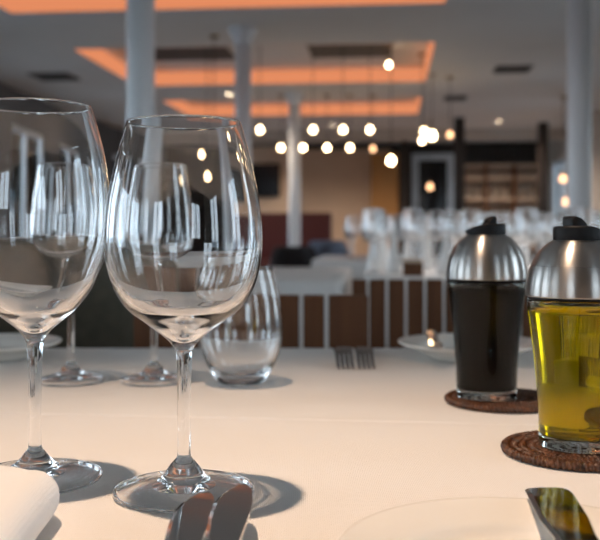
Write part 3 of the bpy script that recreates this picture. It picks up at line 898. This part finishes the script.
# ceiling vents
def vent(label, x, d, w, l, z=H):
    t = thing('ceiling_vent', label, 'vent', W(x, d, z-0.012), -A)
    b = bmesh.new(); box(b, (0, 0, 0.006), (w, l, 0.012)); obj('plate', b, M['vent'], t, smooth=False)
    for k in range(4):
        b = bmesh.new(); box(b, (0, -l/2+l*(k+0.5)/4, -0.006), (w*0.92, 0.03, 0.012)); obj('louvre', b, M['vent'], t, smooth=False)
vent('dark ceiling vent at the right nearer the camera', 1.45, 11.0, 0.42, 0.45)
vent('dark ceiling vent at the right farther away', 0.95, 13.3, 0.32, 0.40)
vent('dark vent in the middle recess left of the second column', -2.35, 10.7, 1.0, 0.9, H+RH)
vent('dark vent in the middle recess right of the second column', -0.45, 10.7, 0.95, 0.9, H+RH)
vent('dark ceiling vent near the left picture edge', -4.1, 11.0, 0.5, 0.5)

# pendant lamps (hung where the view shows their bulbs; two stand in for reflections)
def pendant(label, px, py, D, m='bulb', r=0.048, group=None):
    r *= 0.62
    X = on_table(px, D); z = CAMZ + (HY-py)*D/F
    top = H
    xr = X*math.cos(A) - D*math.sin(A); dr = X*math.sin(A) + D*math.cos(A)
    for (x0, x1, d0, d1) in TR:
        if x0 < xr < x1 and d0 < dr < d1: top = H+RH
    t = thing('pendant_lamp', label, 'pendant lamp', (X, D, z), 0, group)
    obj('bulb', lathed(spline([(0, -r*1.05), (r*0.6, -r*0.88), (r, -0.15*r), (r*0.82, r*0.65), (r*0.42, r*1.15), (r*0.36, r*1.3)], 16), 24), M[m], t)
    obj('socket', lathed([(0, r*2.4), (r*0.30, r*2.4), (r*0.42, r*2.2), (r*0.42, r*1.25), (0, r*1.25)], 20), M['brass'], t)
    if top-z-r*2.4 > 0.02:
        b = bmesh.new(); tube(b, [(0, 0, r*2.38), (0, 0, top-z-0.015)], 0.004, 8); obj('cord', b, M['black'], t)
    obj('ceiling_rose', lathed([(0, top-z-0.02), (0.04, top-z-0.02), (0.05, top-z-0.004), (0.05, top-z), (0, top-z)], 24), M['brass'], t)
R1 = 'front row of pendant bulbs'; R2 = 'rear row of pendant bulbs'
for k, (px, lab) in enumerate(((260, 'first glowing pendant bulb from the left in the upper row'), (313, 'second glowing pendant bulb from the left in the upper row'),
                (343, 'third glowing pendant bulb from the left in the upper row'), (370, 'fourth glowing pendant bulb from the left in the upper row'))):
    pendant(lab, px, 130, 10.2, group=R1)
for px, lab in ((281, 'first glowing pendant bulb from the left in the lower row'), (303, 'second glowing pendant bulb from the left in the lower row'),
                (327, 'third glowing pendant bulb from the left in the lower row'), (350, 'fourth glowing pendant bulb from the left in the lower row')):
    pendant(lab, px, 148, 12.9, r=0.055, group=R2)
pendant('dim orange pendant bulb at the right end of the lower row', 373, 149, 12.9, 'dimbulb', 0.055, R2)
pendant('bright pendant bulb high in the middle recess', 389, 65, 10.4, 'bulb', 0.045)
pendant('low bright pendant bulb hanging before the ochre panel', 391, 161, 9.6, 'bulb', 0.062)
pendant('leftmost bulb of the bright cluster beside the dark post', 422, 141, 11.0, 'bulb', 0.045)
pendant('highest bulb of the bright cluster beside the dark post', 424, 132, 11.6, 'bulb', 0.060)
pendant('largest bulb of the bright cluster beside the dark post', 432, 136, 11.2, 'bulb', 0.075)
pendant('dim orange pendant bulb close to the right of the bright cluster', 450, 135, 11.4, 'dimbulb', 0.055)
pendant('dim orange pendant bulb low in front of the glazed door', 430, 187, 16.0, 'dimbulb', 0.075)
pendant('left orange reflection built as a glowing bulb beside the white column at the right', 563, 179, 13.0, 'dimbulb', 0.07)  # glowing stand-in for an orange reflection, not a real lamp
pendant('lowest orange reflection built as a glowing bulb beside the white column at the right', 566, 202, 13.2, 'dimbulb', 0.07)  # another reflection imitated by a glowing bulb
pendant('upper pendant bulb seen through the large front glass', 207, 154, 9.8, 'bulb', 0.055)
pendant('lower pendant bulb seen through the large front glass', 214, 176, 9.0, 'bulb', 0.050)

# ------------------------------------------------------------------ light
def downlight(label, x, y, energy, aim, size_deg, blend, rad, col):
    t = thing('downlight', label, 'ceiling light', (x, y, H))
    obj('ring', lathed([(0.045, -0.001), (0.047, -0.012), (0.066, -0.012), (0.070, -0.001), (0.070, 0.0), (0.045, 0.0)], 40), M['white'], t)
    obj('lens', lathed([(0, -0.004), (0.044, -0.004), (0.044, 0.0), (0, 0.0)], 40), M['lens'], t)
    L = bpy.data.lights.new('downlight_beam', 'SPOT'); L.energy = energy; L.color = col
    L.spot_size = math.radians(size_deg); L.spot_blend = blend; L.shadow_soft_size = rad
    L.cycles.is_caustics_light = True
    o = bpy.data.objects.new('downlight_beam', L); COL.objects.link(o)
    o.location = (x, y, H-0.03)
    v = Vector(aim) - o.location
    o.rotation_euler = v.to_track_quat('-Z', 'Y').to_euler()
downlight('small recessed ceiling downlight above the near table', -0.31, 0.62, 176, (0.0, 0.34, TZ), 51, 1.0, 0.03, (1.0, 0.72, 0.51))

for lab, x, d, en, ang, col in (('added fill downlight above the table crowded with glasses', 0.62, 4.05, 150, 50, (1.0, 0.95, 0.93)),  # fill lamp added to brighten the glasses and cloth
        ('far added fill downlight before the tan wall', -1.0, 16.4, 250, 150, (1.0, 0.80, 0.62)),  # added lamp, warms and brightens the back of the room
        ('far added fill downlight before the shelf unit', 1.9, 16.2, 220, 150, (1.0, 0.78, 0.60)),  # added lamp, lifts the dark back right
        ('far added fill downlight over the banquettes', -2.2, 12.6, 90, 140, (1.0, 0.80, 0.62))):  # added lamp, extra warm fill farther back
    p = W(x, d, 0)
    downlight(lab, p.x, p.y, en, (p.x, p.y+0.001, 0.0), ang, 0.8, 0.05, col)

w = bpy.data.worlds.new('daylight'); SC.world = w; w.use_nodes = True
nt = w.node_tree; bg = nt.nodes['Background']
tc = nt.nodes.new('ShaderNodeTexCoord'); sx = nt.nodes.new('ShaderNodeSeparateXYZ')
rp = nt.nodes.new('ShaderNodeValToRGB')
mr = nt.nodes.new('ShaderNodeMapRange'); mr.inputs['From Min'].default_value = -0.3; mr.inputs['From Max'].default_value = 0.7
nt.links.new(tc.outputs['Generated'], sx.inputs[0]); nt.links.new(sx.outputs['Z'], mr.inputs['Value']); nt.links.new(mr.outputs[0], rp.inputs['Fac'])
e = rp.color_ramp.elements
e[0].position = 0.0; e[0].color = (0.16, 0.20, 0.24, 1)
e[1].position = 1.0; e[1].color = (0.72, 0.86, 1.0, 1)
k = rp.color_ramp.elements.new(0.27); k.color = (0.22, 0.28, 0.33, 1)
k = rp.color_ramp.elements.new(0.33); k.color = (0.86, 0.94, 1.0, 1)
nt.links.new(rp.outputs[0], bg.inputs['Color'])
bg.inputs['Strength'].default_value = 7.0

# ------------------------------------------------------------------ camera
cam = bpy.data.cameras.new('camera'); co = bpy.data.objects.new('camera', cam); COL.objects.link(co)
co.location = (0, 0, CAMZ); co.rotation_euler = (PI/2, 0, 0)
cam.sensor_fit = 'HORIZONTAL'; cam.sensor_width = 36; cam.lens = F/600*36
cam.shift_y = -(270-HY)/600
cam.clip_start = 0.02; cam.clip_end = 200
cam.dof.use_dof = True; cam.dof.focus_distance = 0.60; cam.dof.aperture_fstop = (cam.lens/1000)/0.0057
SC.camera = co

SC.view_settings.view_transform = 'Standard'; SC.view_settings.look = 'None'
SC.view_settings.gamma = 1; SC.view_settings.use_curve_mapping = False
SC.view_settings.exposure = 0.0
cy = SC.cycles
cy.max_bounces = 20; cy.transmission_bounces = 20; cy.glossy_bounces = 8; cy.diffuse_bounces = 4; cy.transparent_max_bounces = 32
cy.caustics_refractive = True; cy.caustics_reflective = True; cy.blur_glossy = 0.3
cy.sample_clamp_indirect = 8.0
cy.use_denoising = True
